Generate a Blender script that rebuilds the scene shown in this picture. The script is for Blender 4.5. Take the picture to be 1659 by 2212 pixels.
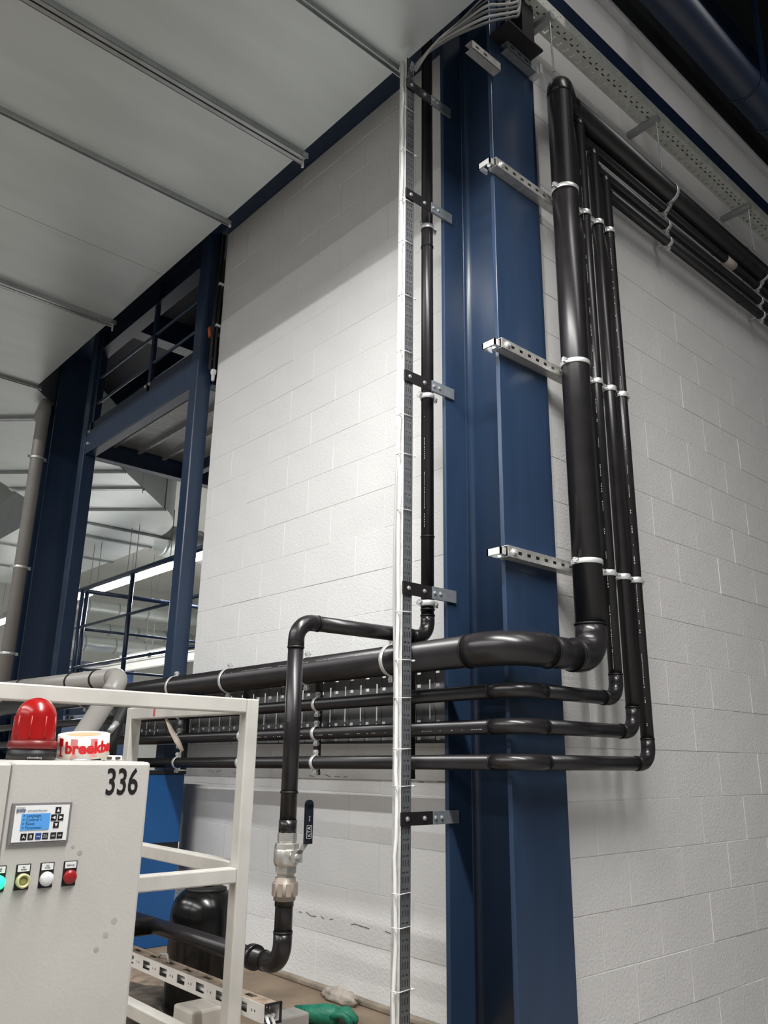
import bpy, bmesh, math, random
from mathutils import Vector, Matrix
random.seed(7)
for o in list(bpy.data.objects): bpy.data.objects.remove(o)
S = bpy.context.scene
COL = S.collection
V = Vector
PI = math.pi

# ------------------------------------------------------------------ camera
# world: +X runs along the right wall (away from the corner), +Y along the left wall, Z up, floor at 0
cam_d = bpy.data.cameras.new('camera'); cam = bpy.data.objects.new('camera', cam_d); COL.objects.link(cam)
cam_d.sensor_fit = 'VERTICAL'; cam_d.sensor_height = 24.0; cam_d.sensor_width = 18.0
cam_d.lens = 24.0 * 1757.0 / 2212.0
cam_d.clip_start = 0.02; cam_d.clip_end = 200
RX = V((0.7455906, -0.66625142, 0.01427266)); DN = V((0.20314417, 0.20683284, -0.95705414)); FW = V((0.63468662, 0.71646997, 0.28955771))
cam.matrix_world = Matrix(((RX.x, -DN.x, -FW.x, -2.1848), (RX.y, -DN.y, -FW.y, -1.8148), (RX.z, -DN.z, -FW.z, 0.92), (0, 0, 0, 1)))
S.camera = cam

# ------------------------------------------------------------------ world, lamps, exposure
W = bpy.data.worlds.new('hall_ambient'); S.world = W; W.use_nodes = True
W.node_tree.nodes['Background'].inputs[0].default_value = (0.86, 0.92, 1.0, 1)
W.node_tree.nodes['Background'].inputs[1].default_value = 0.085
def strip(name, loc, size, power, color=(1, .99, .97), rot=(0, 0, 0)):
    l = bpy.data.lights.new(name, 'AREA'); l.shape = 'RECTANGLE'; l.size, l.size_y = size; l.energy = power; l.color = color
    o = bpy.data.objects.new(name, l); COL.objects.link(o); o.location = loc; o.rotation_euler = rot
    return o
# rows of fluorescent luminaires hanging in the hall, all parallel to the left wall
strip('lamp_row_near', (-1.15, -1.15, 3.45), (.14, 2.4), 112)
strip('lamp_row_left', (-5.6, 1.5, 5.1), (.14, 10.0), 290)
strip('lamp_row_left_second', (-9.6, 1.5, 5.1), (.14, 10.0), 290)
strip('lamp_row_high', (.3, -3.6, 6.2), (.16, 5.0), 62)
strip('lamp_row_far', (2.45, 10.0, 3.12), (.12, 7.5), 260)
strip('lamp_row_far_second', (5.05, 13.5, 2.7), (.12, 5.0), 200)
S.view_settings.view_transform = 'Standard'; S.view_settings.look = 'None'
S.view_settings.exposure = 0.64; S.view_settings.gamma = 1.0
try: S.view_settings.use_curve_mapping = False
except Exception: pass

# ------------------------------------------------------------------ materials
MATS = {}
def mat(name, col, rough=.5, metal=0., var=.06, scale=8., bump=0., bscale=60., emit=None, estr=0., spec=.5, stretch=None, trans=0., alpha=1.):
    m = bpy.data.materials.new(name); m.use_nodes = True; MATS[name] = m
    nt = m.node_tree; b = nt.nodes['Principled BSDF']
    b.inputs['Roughness'].default_value = rough; b.inputs['Metallic'].default_value = metal
    b.inputs['Specular IOR Level'].default_value = spec
    tc = nt.nodes.new('ShaderNodeTexCoord'); src = tc.outputs['Object']
    if stretch:
        mp = nt.nodes.new('ShaderNodeMapping'); mp.inputs['Scale'].default_value = stretch
        nt.links.new(src, mp.inputs['Vector']); src = mp.outputs['Vector']
    n = nt.nodes.new('ShaderNodeTexNoise'); n.inputs['Scale'].default_value = scale; n.inputs['Detail'].default_value = 3
    nt.links.new(src, n.inputs['Vector'])
    r = nt.nodes.new('ShaderNodeValToRGB')
    lo = [max(0, c * (1 - var)) for c in col[:3]] + [1]; hi = [min(1, c * (1 + var)) for c in col[:3]] + [1]
    r.color_ramp.elements[0].color = lo; r.color_ramp.elements[1].color = hi
    r.color_ramp.elements[0].position = .3; r.color_ramp.elements[1].position = .7
    nt.links.new(n.outputs['Fac'], r.inputs['Fac']); nt.links.new(r.outputs['Color'], b.inputs['Base Color'])
    if bump:
        n2 = nt.nodes.new('ShaderNodeTexNoise'); n2.inputs['Scale'].default_value = bscale; n2.inputs['Detail'].default_value = 2
        nt.links.new(tc.outputs['Object'], n2.inputs['Vector'])
        bp = nt.nodes.new('ShaderNodeBump'); bp.inputs['Strength'].default_value = bump; bp.inputs['Distance'].default_value = .01
        nt.links.new(n2.outputs['Fac'], bp.inputs['Height']); nt.links.new(bp.outputs['Normal'], b.inputs['Normal'])
    if emit:
        b.inputs['Emission Color'].default_value = (*emit, 1); b.inputs['Emission Strength'].default_value = estr
    if trans: b.inputs['Transmission Weight'].default_value = trans
    return m
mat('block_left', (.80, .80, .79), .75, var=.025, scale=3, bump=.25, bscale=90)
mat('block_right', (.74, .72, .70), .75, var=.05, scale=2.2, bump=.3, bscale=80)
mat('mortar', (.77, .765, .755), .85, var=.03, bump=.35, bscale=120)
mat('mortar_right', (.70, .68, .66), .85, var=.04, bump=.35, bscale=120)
mat('crack', (.05, .045, .04), .9, var=.3)
mat('navy', (.021, .041, .084), .30, var=.10, scale=4, stretch=(3, 3, .6), spec=.5)
mat('navy_edge', (.10, .19, .36), .4, var=.1)
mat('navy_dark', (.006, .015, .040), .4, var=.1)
mat('pipe_black', (.013, .0115, .0125), .33, var=.2, scale=14, stretch=(1, 1, 1), spec=.5)
mat('elbow_black', (.015, .0135, .014), .28, var=.15, scale=10)
mat('bead_black', (.004, .004, .004), .5)
mat('rubber', (.006, .006, .006), .6)
mat('print_white', (.5, .5, .5), .6)
mat('galv', (.58, .60, .60), .42, metal=.75, var=.12, scale=30)
mat('galv_dull', (.40, .41, .41), .5, metal=.5, var=.15, scale=25)
mat('duct', (.55, .585, .58), .40, metal=.35, var=.05, scale=2.5, stretch=(.6, 2.5, 1))
mat('duct_side', (.66, .70, .69), .35, metal=.5, var=.06, scale=3)
mat('flange_steel', (.40, .42, .42), .35, metal=.7, var=.1, scale=12)
mat('zinc', (.80, .80, .78), .35, metal=.55, var=.08, scale=40)
mat('steel_strut', (.62, .60, .57), .38, metal=.7, var=.15, scale=40)
mat('tray_grey', (.26, .265, .265), .45, metal=.3, var=.12, scale=12)
mat('tray_pale', (.62, .62, .56), .5, metal=.25, var=.1, scale=20)
mat('bracket_black', (.012, .010, .010), .45, var=.2)
mat('bracket_grey', (.20, .22, .24), .5, metal=.3, var=.15, scale=25)
mat('riser', (.13, .135, .14), .45, metal=.3, var=.15, scale=20)
mat('cable_grey', (.42, .41, .39), .6)
mat('cable_dark', (.16, .16, .16), .6)
mat('cable_white', (.80, .80, .78), .5)
mat('cream', (.52, .50, .465), .45, var=.05, scale=5, bump=.05, bscale=140)
mat('cream_frame', (.54, .52, .48), .42, var=.09, scale=9)
mat('cream_top', (.60, .56, .50), .5, var=.12, scale=14)
mat('black_print', (.008, .007, .007), .5)
mat('white_plate', (.80, .80, .79), .4)
mat('bezel', (.20, .18, .185), .4, var=.08)
mat('lcd', (.03, .12, .30), .3, emit=(.08, .27, .55), estr=.55)
mat('lcd_text', (.004, .012, .035), .5)
mat('blue_key', (.02, .07, .25), .4)
mat('red_glass', (.30, .006, .006), .25, var=.15, scale=6, spec=.5)
mat('red_inner', (.36, .010, .008), .3)
mat('red_base', (.16, .012, .012), .4)
mat('tape_white', (.74, .70, .64), .38, var=.05)
mat('tape_red', (.62, .012, .02), .4)
mat('tape_pink', (.78, .27, .28), .4)
mat('cardboard', (.45, .33, .20), .8, var=.12)
mat('grey_pvc', (.30, .285, .265), .36, var=.06, scale=6)
mat('grey_pvc_dirty', (.30, .285, .265), .5, var=.35, scale=25)
mat('valve_nickel', (.62, .60, .56), .35, metal=.75, var=.12, scale=30)
mat('union_tan', (.34, .285, .24), .4, var=.08)
mat('handle_black', (.006, .007, .014), .35)
mat('bright_blue', (.007, .085, .27), .4, var=.1, scale=3)
mat('black_trim', (.008, .008, .010), .5)
mat('tank', (.005, .005, .005), .22, var=.2, scale=20)
mat('floor', (.24, .18, .125), .8, var=.35, scale=3.5, bump=.2, bscale=30)
mat('floor_hall', (.35, .345, .33), .5, var=.08, scale=1.5)
mat('kerb', (.30, .255, .20), .85, var=.3, scale=9, bump=.4, bscale=40)
mat('dust', (.26, .20, .15), .95, var=.35, scale=22, bump=.6, bscale=60)
mat('trunk_white', (.70, .68, .64), .45, var=.07, scale=12)
mat('glove', (.008, .17, .10), .5, var=.2, scale=30, bump=.3, bscale=90)
mat('rag', (.48, .43, .37), .9, var=.2, scale=25, bump=.4)
mat('grime', (.085, .070, .055), .85, var=.65, scale=14, bump=.4)
mat('roof_dark', (.020, .022, .024), .8, var=.3, scale=2)
mat('far_wall', (.72, .73, .70), .8, var=.03, scale=1)
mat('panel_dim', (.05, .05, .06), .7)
mat('orange', (.45, .11, .03), .5)
mat('lamp_tube', (1, 1, 1), .5, var=0, emit=(1, .98, .94), estr=11)
mat('lamp_house', (.55, .56, .55), .4)
mat('green_lit', (.05, .8, .4), .3, emit=(.01, .85, .20), estr=1.5)
mat('yellow_lens', (.36, .34, .12), .35)
mat('yellow_rim', (.58, .56, .30), .3)
mat('white_lens', (.74, .74, .72), .3)
mat('red_lens', (.30, .012, .014), .3)
mat('label_text', (.10, .10, .10), .6)
mat('red_mark', (.6, .02, .02), .5)
mat('masking', (.62, .52, .44), .7)
mat('beige_block', (.62, .58, .52), .6, var=.15, scale=8)
mat('stain', (.40, .355, .31), .6, var=.2, scale=20)

# ------------------------------------------------------------------ mesh helpers
class MB:
    def __init__(s): s.v = []; s.f = []; s.sm = []
    def face(s, idx, smooth=False): s.f.append(tuple(idx)); s.sm.append(smooth)
    def box(s, lo, hi, bev=0.):
        x0, y0, z0 = lo; x1, y1, z1 = hi
        if bev <= 0:
            b = len(s.v)
            s.v += [(x0, y0, z0), (x1, y0, z0), (x1, y1, z0), (x0, y1, z0), (x0, y0, z1), (x1, y0, z1), (x1, y1, z1), (x0, y1, z1)]
            for q in ((0, 3, 2, 1), (4, 5, 6, 7), (0, 1, 5, 4), (1, 2, 6, 5), (2, 3, 7, 6), (3, 0, 4, 7)): s.face([b + i for i in q])
        else:
            bm = bmesh.new(); bmesh.ops.create_cube(bm, size=1)
            for v in bm.verts: v.co = ((x0 + x1) / 2 + v.co.x * (x1 - x0), (y0 + y1) / 2 + v.co.y * (y1 - y0), (z0 + z1) / 2 + v.co.z * (z1 - z0))
            bmesh.ops.bevel(bm, geom=bm.edges[:], offset=bev, segments=2, affect='EDGES', profile=.5)
            s.add_bm(bm, False)
        return s
    def add_bm(s, bm, smooth=False, M=None):
        b = len(s.v); bm.verts.index_update()
        for v in bm.verts: s.v.append(tuple((M @ v.co) if M else v.co))
        for f in bm.faces: s.face([b + v.index for v in f.verts], smooth)
        bm.free(); return s
    def obox(s, c, ax, ay, az, hx, hy, hz):
        c, ax, ay, az = V(c), V(ax).normalized(), V(ay).normalized(), V(az).normalized()
        b = len(s.v)
        for k in (-1, 1):
            for i, j in ((-1, -1), (1, -1), (1, 1), (-1, 1)): s.v.append(tuple(c + ax * hx * i + ay * hy * j + az * hz * k))
        for q in ((0, 3, 2, 1), (4, 5, 6, 7), (0, 1, 5, 4), (1, 2, 6, 5), (2, 3, 7, 6), (3, 0, 4, 7)): s.face([b + i for i in q])
        return s
    def tube(s, pts, r, n=24, cap=True, radii=None):
        pts = [V(p) for p in pts]; m = len(pts); b = len(s.v)
        T = []
        for i in range(m):
            a = pts[max(i - 1, 0)]; c = pts[min(i + 1, m - 1)]
            t = (c - a); T.append(t.normalized() if t.length > 1e-9 else V((0, 0, 1)))
        ref = V((0, 0, 1)) if abs(T[0].z) < .9 else V((0, 1, 0))
        u = (ref - T[0] * ref.dot(T[0])).normalized()
        for i in range(m):
            u = (u - T[i] * u.dot(T[i])); u.normalize(); w = T[i].cross(u)
            rr = radii[i] if radii else r
            for k in range(n):
                an = 2 * PI * k / n; s.v.append(tuple(pts[i] + (u * math.cos(an) + w * math.sin(an)) * rr))
        for i in range(m - 1):
            for k in range(n):
                k2 = (k + 1) % n; s.face((b + i * n + k, b + i * n + k2, b + (i + 1) * n + k2, b + (i + 1) * n + k), True)
        if cap:
            s.face([b + k for k in range(n - 1, -1, -1)]); s.face([b + (m - 1) * n + k for k in range(n)])
        return s
    def lathe(s, prof, c=(0, 0, 0), axis=(0, 0, 1), n=32, smooth=True):
        ax = V(axis).normalized(); ref = V((1, 0, 0)) if abs(ax.x) < .9 else V((0, 1, 0))
        u = (ref - ax * ref.dot(ax)).normalized(); w = ax.cross(u); c = V(c); b = len(s.v)
        for (r, h) in prof:
            for k in range(n):
                an = 2 * PI * k / n; s.v.append(tuple(c + ax * h + (u * math.cos(an) + w * math.sin(an)) * max(r, 1e-5)))
        for i in range(len(prof) - 1):
            for k in range(n):
                k2 = (k + 1) % n; s.face((b + i * n + k, b + i * n + k2, b + (i + 1) * n + k2, b + (i + 1) * n + k), smooth)
        s.face([b + k for k in range(n - 1, -1, -1)]); s.face([b + (len(prof) - 1) * n + k for k in range(n)])
        return s
    def prism(s, poly, z0, z1):
        b = len(s.v); n = len(poly)
        for (x, y) in poly: s.v.append((x, y, z0))
        for (x, y) in poly: s.v.append((x, y, z1))
        s.face([b + i for i in range(n - 1, -1, -1)]); s.face([b + n + i for i in range(n)])
        for i in range(n): j = (i + 1) % n; s.face((b + i, b + j, b + n + j, b + n + i))
        return s
    def perf(s, o, U, Vv, w, h, holes, t):
        """a plate with rectangular holes: origin o, unit axes U (width w) and Vv (height h), holes (u0,u1,v0,v1), thickness t"""
        o, U, Vv = V(o), V(U), V(Vv); N = U.cross(Vv)
        us = sorted(set([0, w] + [q for hl in holes for q in hl[:2]])); vs = sorted(set([0, h] + [q for hl in holes for q in hl[2:]]))
        ui = {a: i for i, a in enumerate(us)}; vi = {a: i for i, a in enumerate(vs)}
        nu, nv = len(us) - 1, len(vs) - 1
        solid = [[True] * nv for _ in range(nu)]
        for (a, b_, c, d) in holes:
            for i in range(ui[a], ui[b_]):
                for j in range(vi[c], vi[d]): solid[i][j] = False
        ids = {}
        def vid(i, j, k):
            if (i, j, k) not in ids:
                ids[(i, j, k)] = len(s.v); s.v.append(tuple(o + U * us[i] + Vv * vs[j] + N * (t * k)))
            return ids[(i, j, k)]
        for i in range(nu):
            for j in range(nv):
                if not solid[i][j]: continue
                s.face((vid(i, j, 1), vid(i + 1, j, 1), vid(i + 1, j + 1, 1), vid(i, j + 1, 1)))
                s.face((vid(i, j, 0), vid(i, j + 1, 0), vid(i + 1, j + 1, 0), vid(i + 1, j, 0)))
                if i == 0 or not solid[i - 1][j]: s.face((vid(i, j, 0), vid(i, j, 1), vid(i, j + 1, 1), vid(i, j + 1, 0)))
                if i == nu - 1 or not solid[i + 1][j]: s.face((vid(i + 1, j, 0), vid(i + 1, j + 1, 0), vid(i + 1, j + 1, 1), vid(i + 1, j, 1)))
                if j == 0 or not solid[i][j - 1]: s.face((vid(i, j, 0), vid(i + 1, j, 0), vid(i + 1, j, 1), vid(i, j, 1)))
                if j == nv - 1 or not solid[i][j + 1]: s.face((vid(i, j + 1, 0), vid(i, j + 1, 1), vid(i + 1, j + 1, 1), vid(i + 1, j + 1, 0)))
        return s
    def mesh(s, name, m):
        me = bpy.data.meshes.new(name); me.from_pydata(s.v, [], s.f); me.polygons.foreach_set('use_smooth', s.sm)
        me.materials.append(MATS[m]); me.update(); return me
    def build(s, name, m, parent=None, label=None):
        o = bpy.data.objects.new(name, s.mesh(name, m)); COL.objects.link(o)
        if parent: adopt(o, parent)
        if label: o['label'] = label
        return o
def world_of(q):
    return (world_of(q.parent) @ q.matrix_parent_inverse if q.parent else Matrix()) @ q.matrix_basis
def adopt(o, parent):
    o.parent = parent
    o.matrix_parent_inverse = world_of(parent).inverted()
def tag(o, label, cat, group=None, kind=None):
    o['label'] = label; o['category'] = cat
    if group: o['group'] = group
    if kind: o['kind'] = kind
    return o
def thing(name, label, cat, loc, group=None):
    o = bpy.data.objects.new(name, None); COL.objects.link(o); o.location = loc; o.empty_display_size = .1
    return tag(o, label, cat, group)
def struct(o, label=None):
    o['kind'] = 'structure'
    if label: o['label'] = label
    return o
def put(mesh, name, parent=None, loc=(0, 0, 0), rot=None):
    o = bpy.data.objects.new(name, mesh); COL.objects.link(o); o.location = loc
    if rot: o.rotation_euler = rot
    if parent: adopt(o, parent)
    return o
def text(st, size, m, parent, origin, U, Vv, name='lettering', ext=.0006, align='LEFT', sx=1., bend=None, bold=0.):
    c = bpy.data.curves.new('t', 'FONT'); c.body = st; c.size = size; c.extrude = ext; c.align_x = align; c.offset = bold; c.resolution_u = 3
    o = bpy.data.objects.new('t', c); COL.objects.link(o)
    dg = bpy.context.evaluated_depsgraph_get(); me = bpy.data.meshes.new_from_object(o.evaluated_get(dg))
    bpy.data.objects.remove(o); bpy.data.curves.remove(c)
    U, Vv = V(U), V(Vv); N = U.cross(Vv); origin = V(origin)
    for v in me.vertices:
        x, y, z = v.co.x * sx, v.co.y, v.co.z
        v.co = bend(x, y, z) if bend else origin + U * x + Vv * y + N * z
    me.materials.clear(); me.materials.append(MATS[m])
    o = bpy.data.objects.new(name, me); COL.objects.link(o)
    if parent: adopt(o, parent)
    return o

# ------------------------------------------------------------------ setting: floor, walls, ceiling
f = MB().box((-12, -12, -.6), (16, 24, -.352)).build('floor', 'floor_hall'); struct(f, 'grey hall floor')
f = MB().box((-3.0, -.05, -.352), (.166, 6, 0)).build('floor_strip', 'floor'); struct(f, 'dirty brown concrete plinth along the foot of the left wall')
k = MB()
k.box((.135, .31, 0), (.165, 2.46, .022), .006)
k = k.build('trim_1', 'kerb'); struct(k, 'thin mortar fillet along the foot of the left wall')
COURSE, BL, Z0 = .19, .395, .017
block_meshes = {}
def block_mesh(length, height, thick, m, variant):
    key = (round(length, 3), round(height, 3), m, variant)
    if key not in block_meshes:
        rnd = random.Random(hash(key) & 0xffff)
        b = MB(); b.box((0, 0, 0), (length, thick, height), .0022)
        b.v = [(x, y + (rnd.uniform(-.0006, .0006)), z) for x, y, z in b.v]
        block_meshes[key] = b.mesh('block', m)
    return block_meshes[key]
def block_wall(name, label, u0, u1, z0, z1, place, m, mm, off=0.):
    """running-bond wall of single painted blocks; place(u, z) -> location, rotation"""
    root = place(None, None, (u0, u1, z0, z1)).build(name, mm); struct(root, label)
    kc = int(math.floor((z0 - Z0) / COURSE)); z = Z0 + kc * COURSE
    while z < z1 - .02:
        h0 = max(z, z0); h1 = min(z + COURSE, z1)
        u = u0 - (BL / 2 if kc % 2 else 0) + off - BL
        while u < u1 - .005:
            a = max(u, u0); b = min(u + BL, u1)
            if b - a > .03 and h1 - h0 > .02:
                o = put(block_mesh(b - a - .0016, h1 - h0 - .0016, .03, m, random.randrange(5)), 'block')
                pr = random.uniform(-.0012, .0008)
                loc, rot = place(a, h0, None, pr)
                o.location = loc; o.rotation_euler = rot; adopt(o, root)
            u += BL
        z += COURSE; kc += 1
    return root
def placeA(u, z, shell=None, pr=0):
    if shell: return MB().box((.1665, shell[0], -.352), (.355, shell[1], shell[3]))
    return (.165 + pr, u + .0008, z + .0008), None
def place_left(u, z, shell=None, pr=0):
    if shell: return placeA(u, z, shell)
    # block mesh: x=length, y=thickness; rotate so length runs along +Y and the face looks to -X
    return (.165 + .03 + pr, u + .0008, z + .0008), (0, 0, PI / 2)
def place_right(u, z, shell=None, pr=0):
    if shell: return MB().box((shell[0], .0615, shell[2]), (shell[1], .25, shell[3]))
    return (u + .0008, .06 + pr, z + .0015), (0, 0, 0)
wallA = block_wall('wall_left', 'white painted block wall left of the blue column', .31, 2.487, 0, 4.33, place_left, 'block_left', 'mortar', off=.13)
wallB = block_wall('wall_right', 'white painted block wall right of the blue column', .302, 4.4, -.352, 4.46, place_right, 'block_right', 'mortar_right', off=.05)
# upper part of the right wall: plaster over a blue tie beam, with a projecting ledge
cl_ = MB().box((.302, .06, 5.12), (9, .25, 7.0)).build('wall_right_dark_fill', 'roof_dark'); struct(cl_, 'added dark sheet standing for the darkness above the right wall')  # sheet added above the wall, its dark colour stands for the darkness there
up = MB().box((.302, .06, 4.702), (5.5, .25, 5.12)).build('wall_right_upper', 'block_right'); struct(up, 'pale upper wall above the blue tie beam')
lg = MB().box((.302, .02, 4.99), (5.5, .075, 5.03), .006).build('trim_2', 'block_right'); struct(lg, 'narrow ledge on the upper right wall')
rf = MB().box((-12, -12, 7.0), (16, 24, 7.2)).build('ceiling', 'roof_dark'); struct(rf, 'dark roof of the hall')
fw = MB().box((-3, 19, -.352), (16, 19.2, 7)).build('wall_back', 'far_wall'); struct(fw, 'white wall at the far end of the hall')
fw2 = MB().box((9.0, 3.2, -.352), (9.2, 19, 7)).build('wall_far_side', 'far_wall'); struct(fw2, 'white side wall of the far bay')
# cracks along two bed joints of the left wall
def crack(z, y0, y1, seed, amp=.006):
    rnd = random.Random(seed); b = MB(); y = y0; zz = z
    while y < y1:
        L = rnd.uniform(.02, .05); z2 = z + rnd.uniform(-amp, amp); t = rnd.uniform(.0003, .0010)
        if rnd.random() < .5:
            b.obox((.1635, y + L / 2, (zz + z2) / 2), (1, 0, 0), (0, L, z2 - zz), (0, -(z2 - zz), L), .0012, L / 2, t)
        y += L; zz = z2
    o = b.build('crack', 'crack', wallA); return o
crack(.837, .36, .72, 3); crack(.842, 1.05, 1.30, 4); crack(.84, 1.75, 2.2, 5); crack(.27, .75, 1.45, 6); 

# ------------------------------------------------------------------ steel columns
def h_column(label, x0, y0, z1, xw=.30, depth=.305):
    t = thing('steel_column', label, 'column', (x0 + xw / 2, y0 + depth / 2, -.352))
    for nm, ya in (('near_flange', y0), ('far_flange', y0 + depth - .019)):
        b = MB(); b.box((x0, ya, -.352), (x0 + xw, ya + .019, z1), .0022); b.build('flange', 'navy', t)
    b = MB()
    xm = x0 + xw / 2
    # web with rolled fillets to both flanges
    prof = []
    R = .027; hw = .0055; ya, yb = y0 + .019, y0 + depth - .019
    for i in range(7): an = i / 6 * PI / 2; prof.append((xm - hw - R + R * math.sin(an) * 1.0, ya + R - R * math.cos(an)))
    for i in range(7): an = i / 6 * PI / 2; prof.append((xm - hw - R + R * math.cos(an), yb - R + R * math.sin(an)))
    for i in range(7): an = i / 6 * PI / 2; prof.append((xm + hw + R - R * math.sin(an), yb - R + R * math.cos(an)))
    for i in range(7): an = i / 6 * PI / 2; prof.append((xm + hw + R - R * math.cos(an), ya + R - R * math.sin(an)))
    prof = [(x, y) for x, y in prof]
    b.prism(prof, -.352, z1); b.sm = [len(q) == 4 for q in b.f]
    b.build('web', 'navy', t)
    return t
h_column('big navy blue steel column at the corner of the two white walls', 0, 0, 7.0)
h_column('navy blue steel column at far left beside a grey downpipe', 0, 4.98, 7.0)

def i_beam(name, label, p0, p1, w, h, cat='beam', m='navy', tf=.014, tw=.009):
    """I beam between p0 and p1 (bottom centre line)"""
    p0, p1 = V(p0), V(p1); d = (p1 - p0).normalized(); s_ = V((0, 0, 1)).cross(d).normalized(); L = (p1 - p0).length / 2
    t = thing(name, label, cat, (p0 + p1) / 2); c = (p0 + p1) / 2
    MB().obox(c + V((0, 0, tf / 2)), d, s_, (0, 0, 1), L, w / 2, tf / 2).build('lower_flange', m, t)
    MB().obox(c + V((0, 0, h - tf / 2)), d, s_, (0, 0, 1), L, w / 2, tf / 2).build('upper_flange', m, t)
    MB().obox(c + V((0, 0, h / 2)), d, s_, (0, 0, 1), L, tw / 2, h / 2 - tf).build('web', m, t)
    return t
i_beam('ceiling_beam', 'dark blue steel beam along the top of the left wall', (.15, .31, 4.332), (.15, 4.97, 4.332), .30, .29)
tb_ = thing('tie_beam', 'dark blue beam in the right wall behind the perforated tray', 'beam', (2.5, .1, 4.46))
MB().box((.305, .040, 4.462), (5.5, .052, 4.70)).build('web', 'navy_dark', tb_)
for z in (4.462, 4.688): MB().box((.305, .052, z), (5.5, .25, z + .012)).build('flange', 'navy', tb_)

# ------------------------------------------------------------------ overhead ventilation duct
duct = thing('ventilation_duct', 'large sheet metal ventilation duct overhead with bolted joints', 'duct', (-1, 2, 3.94))
ZD, ZT = 3.94, 4.55
R0, L0 = -.19, -1.79
secs = [-.15, .39, 1.14, 1.88, 2.66, 3.47, 4.95]
for a, b_ in zip(secs[:-1], secs[1:]):
    MB().box((L0, a + .002, ZD), (R0, b_ - .002, ZT)).build('duct_section', 'duct', duct)
def flange(p0, p1, wide, drop, out=.03):
    """joint profile across the duct underside from p0 to p1"""
    p0, p1 = V((*p0, ZD)), V((*p1, ZD)); d = (p1 - p0).normalized(); n = V((-d.y, d.x, 0)); p1 = p1 + d * out
    c = (p0 + p1) / 2; L = (p1 - p0).length / 2
    b = MB()
    if wide:
        for sgn in (-1, 1):
            b.obox(c + n * sgn * .030 + V((0, 0, -drop / 2)), d, n, (0, 0, 1), L, .0022, drop / 2)
            b.obox(c + n * sgn * .018 + V((0, 0, -drop + .002)), d, n, (0, 0, 1), L - .01, .013, .002)
        b.obox(c + V((0, 0, -.004)), d, n, (0, 0, 1), L - .02, .03, .004)
        o = b.build('joint_flange', 'flange_steel', duct)
        bb = MB(); bb.obox(p1 + V((0, 0, -drop - .012)) - d * .012, d, n, (0, 0, 1), .004, .006, .03); bb.build('hanger_bolt', 'zinc', o)
    else:
        b.obox(c + n * .012 + V((0, 0, -drop / 2)), d, n, (0, 0, 1), L, .0022, drop / 2)
        b.obox(c - n * .012 + V((0, 0, -drop / 2)), d, n, (0, 0, 1), L, .0022, drop / 2)
        b.obox(c + V((0, 0, -.006)), d, n, (0, 0, 1), L, .012, .006)
        o = b.build('joint_flange', 'flange_steel', duct)
        bb = MB(); bb.lathe([(.009, 0), (.009, .012)], p1 + V((0, 0, -drop - .008)), (0, 0, 1), 6, False); bb.build('hanger_bolt', 'zinc', o)
    return o
for y, wd in ((.39, False), (1.14, True), (1.88, False), (3.47, True), (4.95, False)): flange((L0, y), (R0, y), wd, .032 if wd else .026)
# 45 degree branch beyond the far column, then straight on again
def diag(s, side): # point of the slanted piece: sum X+Y = s
    k_ = -5.19 if side else -7.46
    return ((s + k_) / 2, (s - k_) / 2)
def sect(poly): MB().prism(poly, ZD, ZT).build('duct_section', 'duct', duct)
sect([(L0, 4.952), (R0, 4.952), (R0, 5.0), diag(5.0, 1), diag(5.68, 1), diag(5.68, 0), (L0, 5.67)])
ss = [5.69, 7.8, 8.65, 9.83]
for a, b_ in zip(ss[:-1], ss[1:]): sect([diag(a, 0), diag(a, 1), diag(b_ - .01, 1), diag(b_ - .01, 0)])
for s_, wd in ((5.7, True), (7.8, False), (8.65, True), (9.83, False)): flange(diag(s_, 0), diag(s_, 1), wd, .03, .02)
curve = []
for i in range(9):
    a = i / 8; x0, y0 = 2.33, 7.51; x1, y1 = 2.86, 8.02; x2, y2 = 2.93, 8.78
    curve.append(((1 - a) ** 2 * x0 + 2 * a * (1 - a) * x1 + a * a * x2, (1 - a) ** 2 * y0 + 2 * a * (1 - a) * y1 + a * a * y2))
sect([(1.2, 8.65)] + curve + [(1.25, 8.82)])
for a, b_ in ((8.84, 9.5), (9.51, 10.85), (10.86, 12.4), (12.41, 14.)): sect([(1.3, a), (3.1, a), (3.1, b_), (1.3, b_)])
for y, wd in ((8.83, False), (9.505, True), (10.855, False), (12.405, False)): flange((1.3, y), (3.1, y), wd, .03)
# round take-offs
for (a, b_, r) in (((3.1, 9.15, 3.98), (4.6, 9.15, 3.98), .24), ((-1.2, 9.2, 3.55), (.62, 9.2, 3.55), .26)):
    o = MB(); o.tube([a, b_], r, 32); o = o.build('round_branch', 'duct_side', duct)
    c = MB()
    for q in range(6):
        t_ = q / 5; p = V(a).lerp(V(b_), t_ * .96 + .02); d = (V(b_) - V(a)).normalized(); c.tube([p - d * .01, p + d * .01], r + .012, 32)
    c.build('seam_band', 'flange_steel', o)

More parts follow.
